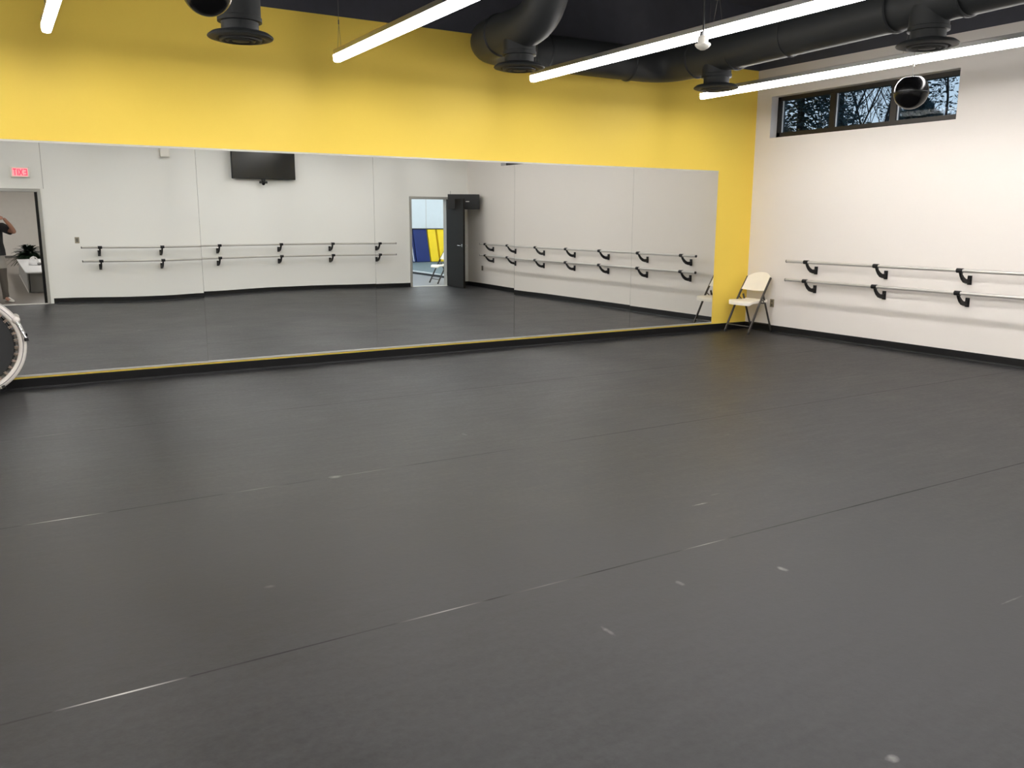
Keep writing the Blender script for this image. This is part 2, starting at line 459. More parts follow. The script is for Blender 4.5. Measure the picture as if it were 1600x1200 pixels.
# ------------------------------------------------------------------ doorways
def door_frame(name, d, y0, y1):
    xa, xb, za, zb = d; bm = B(); t = .048
    for (p, q) in ((xa - t, xa + .004), (xb - .004, xb + t)): box(bm, p, q, y0, y1, 0, zb - .006, .002)
    box(bm, xa - t, xb + t, y0, y1, zb - .006, zb + t, .002)
    return struct(name, bm, 'grey_frame')
f1 = door_frame('door_1', (D1[0], D1[1], 0, D1[3]), YB - WT - .015, YB + .02)
obj('frame_gasket', bx(D1[1] - .05, D1[1] - .004, YB - .07, YB - .045, 0, D1[3] - .01), 'black_plastic', f1)
obj('threshold', bx(D1[0], D1[1], YB - .09, YB + .05, 0, .010, .002), 'alu_light', f1)
f2 = door_frame('door_2', (D2[0], D2[1], 0, D2[3]), YB - WT - .015, YB + .02)
obj('threshold', bx(D2[0], D2[1], YB - .09, YB + .03, 0, .008, .002), 'alu_light', f2)
# the leaf swung into the room
leaf = bpy.data.objects.new('door_leaf', None)
lf = obj('door_leaf', bx(0, .90, -.045, 0, .012, D2[3] - .004, .003), 'door_dark', f2)
lf.location = (8.995, YB + .025, 0); lf.rotation_euler = (0, 0, R(92.5))
for s in (0, 1):
    bm = B(); yy = .005 if s else -.05; d = .055 if s else -.055
    tube(bm, [(.835, yy, 1.0), (.835, yy + d, 1.0)], .011, 10)
    tube(bm, [(.835, yy + d, 1.0), (.72, yy + d, 1.0)], .009, 10)
    tube(bm, [(.835, -.002 if s else -.043, 1.0), (.835, .006 if s else -.051, 1.0)], .028, 16)
    obj('lever_handle', bm, 'chrome', lf, smooth=True, auto=40)
for z in (.25, 1.02, 1.80):
    obj('hinge', tb([(-.006, -.004, z), (-.006, -.004, z + .1)], .008, 10), 'chrome', lf)

# ------------------------------------------------------------------ ballet barres
def arm_prof(zb, zp, off):
    c = [(.012, zp - .012), (.06, zp - .018), (.108, zp - .006), (.150, zp + .022), (.182, zp + .056), (off - .006, zb - .012)]
    w = [.052, .050, .044, .036, .027, .020]
    up, dn = [], []
    for i, ((d, z), t) in enumerate(zip(c, w)):
        a = c[max(i - 1, 0)]; e = c[min(i + 1, len(c) - 1)]
        v = Vector((e[0] - a[0], e[1] - a[1])).normalized(); nrm = Vector((-v.y, v.x))
        up.append((d + nrm.x * t / 2, z + nrm.y * t / 2)); dn.append((d - nrm.x * t / 2, z - nrm.y * t / 2))
    return up + dn[::-1]
def barre(label, loc, rotz, length, us, zb, group):
    t = thing('ballet_barre', label, 'ballet barre', loc, rotz, group)
    off, zp = .215, zb - .112
    obj('rail', tb([(0, off, zb), (length, off, zb)], .0195, 16), 'bar', t, smooth=True, auto=40)
    for e0 in (-.004, length - .006):
        obj('end_plug', tb([(e0, off, zb), (e0 + .010, off, zb)], .0205, 16), 'black_plastic', t, smooth=True, auto=40)
    first = None
    for u in us:
        if first is None:
            bm = B(); prism(bm, arm_prof(zb, zp, off), -.014, .014, 'x')
            br = obj('bracket', bm, 'black_metal', t); br.location = (u, 0, 0)
            obj('wall_plate', bx(-.024, .024, 0, .016, zp - .056, zp + .050, .003), 'black_metal', br)
            obj('collar', tb([(-.036, off, zb), (.036, off, zb)], .0265, 16), 'black_metal', br, smooth=True, auto=40)
            first = br
        else:
            c = copy_tree(first, t); c.location = (u, 0, 0)
    return t
yE = -7.83
ry = [y - yE for y in (-7.60, -6.64, -5.53, -4.455, -3.395, -2.310, -1.238)]
for z, w in ((1.036, 'upper'), (.782, 'lower')):
    barre(w + ' ballet barre on the white wall under the high window', (XR, yE, 0), PI / 2, -.905 - yE, ry, z, 'barres on the white side wall')
bu = [x - 1.40 for x in (1.71, 2.80, 3.87, 5.10, 6.20, 7.27)]
for z, w in ((1.046, 'upper'), (.792, 'lower')):
    barre(w + ' ballet barre below the television, seen in the mirror', (1.40, YB, 0), 0, 6.25, bu, z, 'barres on the back wall')

# ------------------------------------------------------------------ linear pendant lights
def pendant(x, label, y0=-.70, y1=-8.10, cables=(-.78, -3.55, -5.9, -7.9)):
    t = thing('linear_pendant_light', label, 'light', (x, -4.4, 3.10), 0, 'linear pendant lights in a row')
    bm = B(); box(bm, x - .038, x + .038, y1 + .004, y0 - .004, 3.150, 3.195, .004)
    obj('housing', bm, 'alu', t, world=True)
    bm = B(); prof = [(x - .038, 3.150), (x - .037, 3.105), (x - .028, 3.088), (x, 3.083), (x + .028, 3.088), (x + .037, 3.105), (x + .038, 3.150)]
    prism(bm, prof, y1, y0, 'y'); obj('lens', bm, 'lens', t, world=True)
    for y in cables:
        bm = B(); tube(bm, [(x, y, 3.42), (x, y, DZ)], .0022, 6)
        tube(bm, [(x, y - .05, 3.195), (x, y, 3.42)], .0016, 6); tube(bm, [(x, y + .05, 3.195), (x, y, 3.42)], .0016, 6)
        tube(bm, [(x, y, 3.42), (x, y, 3.46)], .006, 8)
        obj('suspension_cable', bm, 'cable', t, world=True)
pendant(-1.90, 'long white linear pendant light farthest left, nearest the left side wall')
pendant(.555, 'long white linear pendant light whose end hangs at the top left corner')
pendant(3.055, 'long white linear pendant light between the two left round air diffusers')
pendant(5.32, 'long white linear pendant light passing behind the small white sensor')
pendant(7.85, 'long white linear pendant light crossing in front of the high window wall')

# ------------------------------------------------------------------ ducts with round diffusers
def collar_ring(bm, p, axis, r):
    p = Vector(p); a = Vector(axis).normalized() * .025
    tube(bm, [p - a, p - a * .6, p + a * .6, p + a], [r, r + .014, r + .014, r], 28, caps=False)
def diffuser(t, x, y, z, ztop):
    prof = [(.165, ztop), (.165, z + .165), (.172, z + .16), (.172, z + .128), (.158, z + .125), (.145, z + .125), (.145, z + .062), (.17, z + .055), (.225, z + .042), (.252, z + .022), (.256, z + .014), (.250, z + .006), (.215, z - .004), (.19, z - .002), (.17, z + .02)]
    d = obj('diffuser', la(prof, 36, (x, y, 0)), 'duct_black', t, smooth=True, world=True, auto=35)
    obj('diffuser_cone', la([(.17, z + .02), (.165, z - .012), (.15, z - .016), (.12, z + .008), (.118, z - .014), (.10, z - .02), (.07, z + .006), (.068, z - .016), (.04, z - .022), (0, z - .022)], 36, (x, y, 0)), 'duct_black', d, smooth=True, world=True, auto=35)
t = thing('air_duct', 'black round air duct with two diffusers beside the right wall, bending along yellow wall', 'air duct', (7.3, -4, 3.46))
P1 = arc_path([(6.85, -8.75, 3.47), (7.40, -.52, 3.45), (4.70, -.52, 3.45), (4.70, -1.95, 3.45), (4.70, -2.05, DZ)], .45, 8)
obj('duct_run', tb(P1, .20, 28), 'duct_black', t, smooth=True, world=True, auto=50)
for p, a in (((7.36, -1.12, 3.45), (0.066, 1, 0)), ((7.33, -1.78, 3.45), (.066, 1, 0)), ((6.80, -.52, 3.45), (1, 0, 0)), ((5.6, -.52, 3.45), (1, 0, 0)),
             ((4.70, -1.05, 3.45), (0, 1, 0)), ((7.15, -3.9, 3.455), (.066, 1, 0)), ((7.10, -4.6, 3.455), (.066, 1, 0)), ((6.98, -6.6, 3.46), (.066, 1, 0))):
    bm = B(); collar_ring(bm, p, a, .20)
    obj('joint_band', bm, 'duct_black', t, smooth=True, world=True, auto=50)
def hanger(t, x, y, z):
    bm = B(); tube(bm, [(x + .202 * math.cos(R(k)), y, z + .202 * math.sin(R(k))) for k in range(0, -181, -12)], .008, 6)
    for s in (-1, 1): tube(bm, [(x + s * .202, y, z), (x + s * .202, y, DZ)], .006, 6)
    obj('hanger_strap', bm, 'duct_black', t, world=True)
for y in (-2.6, -5.6, -8.0): hanger(t, 7.40 + (y + .52) * .0668, y, 3.455)
diffuser(t, 7.34, -1.47, 3.072, 3.40); diffuser(t, 7.12, -4.25, 3.07, 3.40); diffuser(t, 4.70, -1.42, 3.068, 3.40)
t = thing('air_duct', 'black round air duct at upper left with one diffuser above the mirror', 'air duct', (1.86, -4, 3.6))
obj('duct_run', tb(arc_path([(1.86, -1.45, 3.68), (1.86, -8.75, 3.68)], .3), .20, 28), 'duct_black', t, smooth=True, world=True, auto=50)
diffuser(t, 1.86, -1.79, 2.99, 3.62)
for y in (-2.4, -5.4, -8.0): hanger(t, 1.86, y, 3.68)

# ------------------------------------------------------------------ sphere speakers on cables, sensor
def sphere(x, y, z, r, label):
    t = thing('sphere_speaker', label, 'speaker', (x, y, z), 0, 'black sphere speakers hung from the ceiling')
    prof = [(0, -r)] + [(r * math.cos(a), r * math.sin(a)) for a in [R(-90 + 9 * k) for k in range(1, 17)]]
    prof += [(r * math.cos(R(55)), r * math.sin(R(55))), (r * .54, r * .83), (0, r * .83)]
    obj('shell', la(prof, 40), 'black_gloss', t, smooth=True, auto=40)
    bm = B()
    tube(bm, [(r * .996 * math.cos(a), r * .996 * math.sin(a), -.006) for a in [2 * PI * k / 48 for k in range(48)]], .003, 6, closed=True)
    obj('seam_ring', bm, 'black_plastic', t, smooth=True)
    zt = DZ - z
    bm = B(); tube(bm, [(0, 0, r * .82), (0, 0, zt)], .0022, 6)
    tube(bm, [(0, 0, r * .82), (0, 0, r * .82 + .03)], .006, 8); obj('hanging_cable', bm, 'cable', t)
    obj('cable_clip', bx(-.009, .009, -.009, .009, r * .83 + .10, r * .83 + .13, .003), 'white_plastic', t)
sphere(7.545, -3.84, 2.775, .155, 'glossy black sphere speaker hanging in front of the high window')
sphere(1.325, -3.12, 3.005, .155, 'glossy black sphere speaker at top edge beside the left diffuser')
sx, sy, sz = 5.10, -3.62, 2.985
t = thing('occupancy_sensor', 'small white domed sensor hanging on a thin dark rod', 'sensor', (sx, sy, sz))
obj('dome', la([(0, -.045), (.02, -.042), (.045, -.028), (.060, -.012), (.064, -.004), (.060, .006), (.03, .010), (0, .010)], 28), 'white_plastic', t, smooth=True)
obj('base_cup', la([(.040, .008), (.043, .03), (.040, .062), (.02, .07), (0, .07)], 24), 'white_plastic', t, smooth=True, auto=40)
obj('rod', tb([(0, 0, .06), (0, 0, DZ - sz)], .007, 8), 'duct_black', t)
obj('rod_clip', bx(-.028, -.010, -.01, .01, .06, .10, .002), 'black_metal', t)

# ------------------------------------------------------------------ folding chairs
def folding_chair(label, loc, rotz, group=None):
    t = thing('folding_chair', label, 'chair', loc, rotz, group)
    W = .225
    for s in (-1, 1):
        y = s * W
        obj('leg', tb(arc_path([(.255, y, .012), (.02, y, .50), (-.145, y * .97, .785)], .25, 6), .0175, 12, flat=.75), 'chair_metal', t, smooth=True, auto=50)
        y2 = s * (W - .032)
        obj('leg', tb([(-.245, y2, .012), (-.045, y2, .535)], .0155, 12, flat=.75), 'chair_metal', t, smooth=True, auto=50)
        obj('seat_link', tb([(-.07, s * (W - .016), .425), (.05, s * (W - .016), .435)], .010, 8), 'chair_metal', t)
        obj('side_brace', tb([(.02, s * (W - .015), .505), (-.055, s * (W - .02), .44)], .007, 8), 'chair_metal', t)
        obj('foot_cap', tb([(.260, y, 0), (.246, y, .03)], .0165, 12), 'black_plastic', t)
        obj('foot_cap', tb([(-.249, y2, 0), (-.237, y2, .03)], .0155, 12), 'black_plastic', t)
    obj('crossbar', tb([(.212, -W, .105), (.212, W, .105)], .008, 8), 'chair_metal', t)
    obj('crossbar', tb([(-.205, -W + .03, .115), (-.205, W - .03, .115)], .008, 8), 'chair_metal', t)
    # moulded seat: rounded plan, rolled front lip
    bm = B(); nx, ny = 14, 14; top = []; bot = []
    for a in range(nx + 1):
        u = a / nx; rt, rb = [], []
        for c in range(ny + 1):
            v = -1 + 2 * c / ny
            half = .205 if u < .55 else .205 + .022 * min(1, (u - .55) / .15)
            if u > .86: half *= math.sqrt(max(0, 1 - ((u - .86) / .14) ** 2 * .30))
            x = -.115 + .35 * u + (.018 * (1 - v * v) if u > .8 else 0) * (u - .8) / .2
            z = .462 - .012 * (1 - v * v) * math.sin(PI * min(1, u * 1.05)) - (.035 * ((u - .84) / .16) ** 2 if u > .84 else 0) + .012 * max(0, .2 - u) / .2
            rt.append(bm.verts.new((x, v * half, z))); rb.append(bm.verts.new((x, v * half, z - .030)))
        top.append(rt); bot.append(rb)
    for a in range(nx):
        for c in range(ny):
            bm.faces.new((top[a][c], top[a + 1][c], top[a + 1][c + 1], top[a][c + 1])); bm.faces.new((bot[a][c], bot[a][c + 1], bot[a + 1][c + 1], bot[a + 1][c]))
        bm.faces.new((top[a][0], bot[a][0], bot[a + 1][0], top[a + 1][0])); bm.faces.new((top[a][ny], top[a + 1][ny], bot[a + 1][ny], bot[a][ny]))
    for c in range(ny):
        bm.faces.new((top[0][c], top[0][c + 1], bot[0][c + 1], bot[0][c])); bm.faces.new((top[nx][c], bot[nx][c], bot[nx][c + 1], top[nx][c + 1]))
    obj('seat', bm, 'chair_plastic', t, smooth=True, auto=50)
    bm = B(); top = []; bot = []
    for a in range(nx + 1):
        u = a / nx; rt, rb = [], []
        for c in range(ny + 1):
            v = -1 + 2 * c / ny
            z0 = .607 - .012 * (1 - v * v); z1 = .852 - .080 * abs(v) ** 2.6
            z = z0 + (z1 - z0) * u; half = .218 + .010 * math.sin(PI * min(u, .8))
            x = .02 - (z - .50) * .165 / .285 - .028 * (1 - v * v) + .004
            rt.append(bm.verts.new((x + .011, v * half, z))); rb.append(bm.verts.new((x - .011, v * half, z)))
        top.append(rt); bot.append(rb)
    for a in range(nx):
        for c in range(ny):
            bm.faces.new((top[a][c], top[a + 1][c], top[a + 1][c + 1], top[a][c + 1])); bm.faces.new((bot[a][c], bot[a][c + 1], bot[a + 1][c + 1], bot[a + 1][c]))
        bm.faces.new((top[a][0], bot[a][0], bot[a + 1][0], top[a + 1][0])); bm.faces.new((top[a][ny], top[a + 1][ny], bot[a + 1][ny], bot[a][ny]))
    for c in range(ny):
        bm.faces.new((top[0][c], top[0][c + 1], bot[0][c + 1], bot[0][c])); bm.faces.new((top[nx][c], bot[nx][c], bot[nx][c + 1], top[nx][c + 1]))
    obj('backrest', bm, 'chair_plastic', t, smooth=True, auto=50)
    return t
folding_chair('white plastic folding chair standing in the corner beside the yellow wall', (9.295, -.345, 0), PI)

# ------------------------------------------------------------------ wall plates
def wall_plate(name, label, cat, x, y, z, axis, w=.075, h=.115, dark=False):
    t = thing(name, label, cat, (x, y, z))
    if axis == '-x': f = lambda a, c, e, g, d0, d1: (-d1, -d0, a, c, e, g)
    else: f = lambda a, c, e, g, d0, d1: (a, c, d0, d1, e, g)
    obj('cover_plate', bx(*f(-w / 2, w / 2, -h / 2, h / 2, 0, .006), bevel=.002), 'plate_steel', t)
    return t, f
t, f = wall_plate('power_outlet', 'tan double power outlet low on the white wall behind the chair', 'outlet', XR, -.50, .415, '-x')
for z in (-.028, .028):
    obj('socket', bx(*f(-.017, .017, z - .015, z + .015, .006, .009), bevel=.002), 'plate_dark', t)
t, f = wall_plate('power_outlet', 'grey power outlet near the far end of the barres, seen in the mirror', 'outlet', XR, -8.12, .46, '-x')
for z in (-.028, .028):
    obj('socket', bx(*f(-.017, .017, z - .015, z + .015, .006, .009), bevel=.002), 'plate_dark', t)
t, f = wall_plate('light_switch', 'grey light switch plate beside the doorway, seen in the mirror', 'light switch', 1.36, YB, 1.175, '+y')
obj('rocker', bx(*f(-.017, .017, -.034, .034, .006, .011), bevel=.002), 'plate_dark', t)

# ------------------------------------------------------------------ exit sign over the doorway
t = thing('exit_sign', 'lit red and white exit sign above the doorway, seen in the mirror', 'exit sign', (.55, YB, 2.38))
obj('housing', bx(-.15, .15, 0, .045, -.09, .09, .008), 'white_plastic', t)
obj('glow_face', bx(-.118, .118, .045, .048, -.068, .068), 'pink_glow', t)
bm = B(); hh = .056
def stroke(p, q, w=.016):
    a, c = Vector((p[0], p[1])), Vector((q[0], q[1])); d = (c - a).normalized(); nrm = Vector((-d.y, d.x)) * w / 2
    prism(bm, [tuple(a + nrm), tuple(c + nrm), tuple(c - nrm), tuple(a - nrm)], .048, .052, 'y')
# seen from the room (facing -Y) screen-right is -X, so the word is laid out towards -X
def L(u): return -u
for seg in (((-.105, -hh), (-.105, hh)), ((-.105, hh - .008), (-.058, hh - .008)), ((-.105, 0), (-.064, 0)), ((-.105, -hh + .008), (-.058, -hh + .008)),
            ((-.042, -hh), (.016, hh)), ((-.042, hh), (.016, -hh)), ((.036, -hh), (.036, hh)), ((.055, hh - .008), (.108, hh - .008)), ((.0815, -hh), (.0815, hh))):
    (a, b2), (c, d) = seg; stroke((L(a), b2), (L(c), d))
obj('lettering', bm, 'red_glow', t)

# ------------------------------------------------------------------ television and webcam, wall box
t = thing('television', 'large black flat television high on the back wall, seen in the mirror', 'television', (4.85, YB, 2.37))
obj('casing', bx(-.64, .64, .07, .115, 0, .735, .006), 'black_plastic', t)
obj('screen', bx(-.627, .627, .115, .117, .014, .723), 'screen', t)
obj('wall_mount', bx(-.25, .25, 0, .07, .18, .55), 'black_metal', t)
t = thing('webcam', 'small black camera hanging under the television, seen in the mirror', 'camera', (4.83, YB + .10, 2.30))
bm = B(); lathe(bm, [(0, -.052), (.022, -.045), (.034, -.022), (.036, 0), (.03, .02), (.012, .03), (0, .03)], 20); obj('lens_head', bm, 'black_gloss', t, smooth=True)
obj('clip', bx(-.03, .03, -.03, .03, .025, .070, .006), 'black_plastic', t)
obj('wall_arm', bx(-.012, .012, -.101, -.02, .02, .045), 'black_plastic', t)
for s in (-1, 1):
    bm = B(); box(bm, s * .05 - .03, s * .05 + .03, -.015, .015, -.015, .03, .006); obj('side_wing', bm, 'black_plastic', t)
t = thing('wall_box', 'small white box high on the back wall left of the television', 'wall box', (2.99, YB, 2.735))
obj('casing', bx(-.085, .085, 0, .10, 0, .20, .012), 'white_plastic', t)
obj('front_grille', bx(-.07, .07, .10, .104, .02, .18, .004), 'white_plastic', t)

# ------------------------------------------------------------------ corner loudspeaker
t = thing('loudspeaker', 'wide black loudspeaker mounted in the corner above the open door, seen in the mirror', 'loudspeaker', (9.235, -8.345, 1.975), R(33))
bm = B(); prism(bm, [(-.355, .17), (.355, .17), (.22, -.15), (-.22, -.15)], -.165, .165, 'z'); obj('cabinet', bm, 'black_plastic', t)
obj('front_grille', bx(-.345, .345, .17, .178, -.155, .155, .004), 'black_metal', t)
obj('badge', bx(.05, .13, .178, .180, .0, .012), 'white_plastic', t)
obj('mounting_arm', tb([(0, -.14, 0), (0, -.34, -.01)], .02, 10), 'black_metal', t)
obj('antenna', tb([(-.30, .1, .165), (-.30, .1, .235)], .003, 6), 'black_plastic', t)

# ------------------------------------------------------------------ mini trampoline leaning on the mirror
tr = .45; lean = R(9)
t = thing('mini_trampoline', 'round black mini trampoline with white rim leaning on edge against mirror', 'trampoline', (-.26, -.215, .006))
RT = Matrix.Rotation(-lean, 4, 'X')
def tp(r, a, d=0.0):     # ring point: radius, angle, out towards the room
    return RT @ Vector((r * math.cos(a), -d, tr + r * math.sin(a)))
def ring(r, d, rad, n=64, flat=1.0):
    return tb([tp(r, 2 * PI * k / n, d) for k in range(n)], rad, 10, closed=True, flat=flat)
bm = B(); nn = 72
prof = [(.452, .0), (.450, .022), (.435, .032), (.408, .034), (.392, .026), (.386, .012), (.390, -.012), (.43, -.03), (.450, -.018)]
rg = [[bm.verts.new(tp(r - .002, 2 * PI * k / nn, d)) for r, d in prof] for k in range(nn)]
for k in range(nn):
    a, c = rg[k], rg[(k + 1) % nn]
    for q in range(len(prof)): bm.faces.new((a[q], a[(q + 1) % len(prof)], c[(q + 1) % len(prof)], c[q]))
obj('rim', bm, 'tramp_pad', t, smooth=True, auto=60)
obj('rim_seam', ring(.420, .0345, .003), 'bag_grey', t, smooth=True)
bm = B()
va = [bm.verts.new(tp(.352, 2 * PI * k / nn, .004)) for k in range(nn)]; vb = [bm.verts.new(tp(.352, 2 * PI * k / nn, -.004)) for k in range(nn)]
bm.faces.new(va); bm.faces.new(vb[::-1])
for k in range(nn): bm.faces.new((va[k], va[(k + 1) % nn], vb[(k + 1) % nn], vb[k]))
obj('jumping_mat', bm, 'tramp_mat', t)
obj('mat_border', ring(.352, 0, .008), 'black_plastic', t, smooth=True)
for k in range(36):
    bm = B()
    a = 2 * PI * (k + .5) / 36
    tube(bm, [tp(.350, a - .02, .006), tp(.392, a - .012, .008)], .005, 6); tube(bm, [tp(.350, a + .02, .006), tp(.392, a + .012, .008)], .005, 6)
    obj('spring_loop', bm, 'tramp_spring', t)
for a, a2 in ((29, 4), (-86, -59), (94, 119), (154, 129), (211, 186), (-116, -141)):
    a = R(a); a2 = R(a2); sg = 1 if a2 < a else -1
    lg = obj('leg', tb([tp(.435, a, .045), tp(.452, a2, .055)], .011, 10), 'chrome', t, smooth=True, auto=50)
    obj('rubber_foot', tb([tp(.450, a2 + .03 * sg, .055), tp(.453, a2 - .03 * sg, .056)], .019, 12), 'black_plastic', lg, smooth=True, auto=50)
    bm = B(); p = tp(.438, a, .035)
    bmesh.ops.create_icosphere(bm, subdivisions=2, radius=1, matrix=Matrix.Translation(p) @ Matrix.Diagonal((.036, .026, .036, 1)))
    obj('leg_socket', bm, 'tramp_pad', lg, smooth=True)

# ------------------------------------------------------------------ lobby behind the doorway
LX0, LX1, LY, LZ = -5.0, 4.6, -30.0, 3.1
y0 = YB - WT
struct('floor_lobby', bx(LX0, LX1, LY, YB - .001, -.12, 0), 'lobby_floor')
struct('ceiling_lobby', bx(LX0, LX1, LY, y0, LZ, LZ + .1), 'lobby_wall')
struct('wall_lobby_back', bx(LX0, LX1, LY - .15, LY, 0, LZ), 'lobby_wall')
struct('wall_lobby_left', bx(LX0 - .15, LX0, LY, y0, 0, LZ), 'lobby_wall')
struct('wall_lobby_right', bx(LX1, LX1 + .15, LY, y0, 0, LZ), 'lobby_wall')
base_x('baseboard_lobby', LX0, LX1, LY, 1, 'lobby_base')
def added_fill_light(x, y, z, label, w=.6, l=1.2, m='fill_lobby'):  # out-of-view lamps added to brighten the lobby and the gym
    t = thing('added_fill_light', label, 'light', (x, y, z), 0, 'unseen ceiling panels added as fill light beyond the doors')
    obj('frame', bx(-w / 2 - .02, w / 2 + .02, -l / 2 - .02, l / 2 + .02, -.012, .04), 'white_plastic', t)
    obj('diffuser', bx(-w / 2, w / 2, -l / 2, l / 2, -.018, -.010), m, t)
for y in (-12.5, -17, -22, -27):
    for x in (-2.2, 1.8): added_fill_light(x, y, LZ - .045, 'unseen ceiling panel added to light the lobby behind the doorway')

# low bench with a grey front
t = thing('bench', 'long low white topped bench beyond the doorway, seen in the mirror', 'bench', (.95, -14.8, 0))
obj('bench_top', bx(.55, 1.45, -18.2, -11.55, .415, .445, .006), 'bench_top', t, world=True)
obj('front_panel', bx(.62, 1.40, -11.72, -11.69, .0, .415), 'bench_grey', t, world=True)
obj('side_panel', bx(.575, .60, -18.1, -11.60, 0, .415), 'bench_grey', t, world=True)
obj('side_panel', bx(1.40, 1.43, -18.1, -11.60, 0, .415), 'bench_grey', t, world=True)
obj('edge_strip', bx(.568, .575, -18.1, -11.60, 0, .03), 'alu_light', t, world=True)
# white bag on the bench
t = thing('bag', 'white slouchy bag lying on the low bench, seen in the mirror', 'bag', (.83, -14.6, .4475))
bm = B(); bmesh.ops.create_icosphere(bm, subdivisions=3, radius=1)
for v in bm.verts:
    n = .06 * math.sin(7 * v.co.x + 2) * math.cos(5 * v.co.y)
    v.co = Vector((v.co.x * (.12 + .02 * n), v.co.y * .16, max(-.002, (v.co.z * (.13 + n) + .045) * (1 - .35 * max(0, v.co.x)))))
obj('pouch', bm, 'bag', t, smooth=True)
bm = B(); tube(bm, arc_path([(-.10, .02, .08), (-.06, .05, .20), (.05, .05, .20), (.10, .02, .06)], .08), .013, 8); obj('handle', bm, 'bag', t, smooth=True)
bm = B(); bmesh.ops.create_icosphere(bm, subdivisions=2, radius=1, matrix=Matrix.Translation((.11, .10, .035)) @ Matrix.Diagonal((.06, .07, .035, 1))); obj('grey_end', bm, 'bag_grey', t, smooth=True)
# plant behind the bench
t = thing('potted_plant', 'dark green bushy potted plant behind the low bench, seen in the mirror', 'plant', (.86, -18.78, 0))
obj('pot', la([(0, 0), (.15, 0), (.20, .40), (.215, .44), (.20, .45), (.18, .43), (0, .42)], 28), 'pot', t, smooth=True, auto=40)
bm = B()
for k in range(240):
    az = random.uniform(0, 2 * PI); el = random.uniform(-.35, 1.4); ln = random.uniform(.34, .56) * (1 - .12 * el)
    d = Vector((math.cos(az) * math.cos(el), math.sin(az) * math.cos(el), math.sin(el)))
    side = d.cross(Vector((0, 0, 1))).normalized(); base = Vector((0, 0, .56)) + d * .03
    w = random.uniform(.026, .044); prev = None
    for s in range(6):
        u = s / 5; p = base + d * ln * u + Vector((0, 0, -.20 * ln * u * u * 2)); ww = w * math.sin(PI * min(.98, .12 + .86 * u))
        row = [bm.verts.new(p - side * ww), bm.verts.new(p + Vector((0, 0, -.006))), bm.verts.new(p + side * ww)]
        if prev:
            bm.faces.new((prev[0], prev[1], row[1], row[0])); bm.faces.new((prev[1], prev[2], row[2], row[1]))
        prev = row
obj('foliage', bm, 'leaf', t, smooth=True)

# ------------------------------------------------------------------ gym behind the open door
GX0, GX1, GY, GZ = 5.2, 17.5, -17.85, 4.2
struct('floor_gym', bx(GX0, GX1, GY, YB - .001, -.12, 0), 'gym_floor')
struct('ceiling_gym', bx(GX0, GX1, GY, y0, GZ, GZ + .1), 'lobby_wall')
struct('wall_gym_back', bx(GX0, GX1, GY - .15, GY, 0, GZ), 'blue_wall')
struct('wall_gym_left', bx(GX0 - .15, GX0, GY, y0, 0, GZ), 'blue_wall')
struct('wall_gym_right', bx(GX1, GX1 + .15, GY, y0, 0, GZ), 'blue_wall')
struct('wall_gym_front', bx(XO, GX1, y0 - .05, y0, 0, GZ), 'blue_wall')
struct('trim_5', bx(12.79, 12.805, GY, GY + .004, 0, GZ), 'joint')
for y in (-10.6, -13.4, -16.2):
    for x in (7.5, 10.8, 14.3): added_fill_light(x, y, GZ - .045, 'unseen ceiling panel added to light the gym behind the open door', .9, 1.8, 'fill_gym')
t = thing('spring_floor', 'raised teal grey gym floor platform with a pale edge, seen in the mirror', 'gym floor platform', (13.7, -13.5, 0))
obj('carpet_top', bx(10.18, 17.4, GY + .05, -9.3, .02, .085), 'teal_mat', t, world=True)
obj('pale_edge', bx(10.15, 10.185, GY + .05, -9.3, .055, .09), 'edge_white_lit_reveal', t, world=True)
obj('dark_skirt', bx(10.13, 10.18, GY + .05, -9.3, 0, .055), 'mat_black', t, world=True)
def gym_mat(x, w, m, label, tilt=0.0, seam=None):
    t = thing('folded_gym_mat', label, 'gym mat', (x, GY + .10, .085), 0, 'folded gym mats standing along the gym wall')
    n = 3; th = .07
    for k in range(n):
        bm = B(); ya = .0 + k * (th + .006)
        box(bm, 0, w, ya, ya + th, .01, 1.16, .015)
        for v in bm.verts: v.co.x -= tilt * v.co.z
        obj('mat_panel', bm, m, t)
    bm = B(); box(bm, -.012, w + .012, -.01, .235, 1.155, 1.185)
    for v in bm.verts: v.co.x -= tilt * v.co.z
    obj('top_edge', bm, 'mat_black', t)
    if seam:
        bm = B(); box(bm, w * .62, w * .62 + .03, .222, .234, .03, 1.14)
        for v in bm.verts: v.co.x -= tilt * v.co.z
        obj('pale_strap', bm, seam, t)
gym_mat(11.99, .27, 'mat_blue', 'narrow navy folded gym mat with pale strap, leftmost in the doorway', .125, 'edge_white_lit_reveal')
gym_mat(12.29, .50, 'mat_blue', 'wide navy folded gym mat between the narrow navy and yellow mats', .125, None)
gym_mat(12.83, .30, 'mat_yellow', 'yellow folded gym mat next to the wide navy mat', .125, None)
gym_mat(13.19, .42, 'mat_yellow', 'yellow folded gym mat farthest right behind the folding chair back', .125, None)
folding_chair('white folding chair in the gym beyond the open door, seen in the mirror', (9.31, -9.61, 0), PI)
t = thing('hanging_speaker', 'dark grey box speaker hanging in the gym, seen in the mirror', 'speaker', (11.04, -12.2, 2.0))
obj('cabinet', bx(-.17, .17, -.17, .17, -.19, .19, .02), 'bag_grey', t)
obj('front_grille', bx(-.02, .15, .17, .185, -.13, .13, .01), 'black_plastic', t)
obj('mounting_rod', tb([(0, 0, .19), (0, 0, GZ - 2.0)], .015, 8), 'black_metal', t)

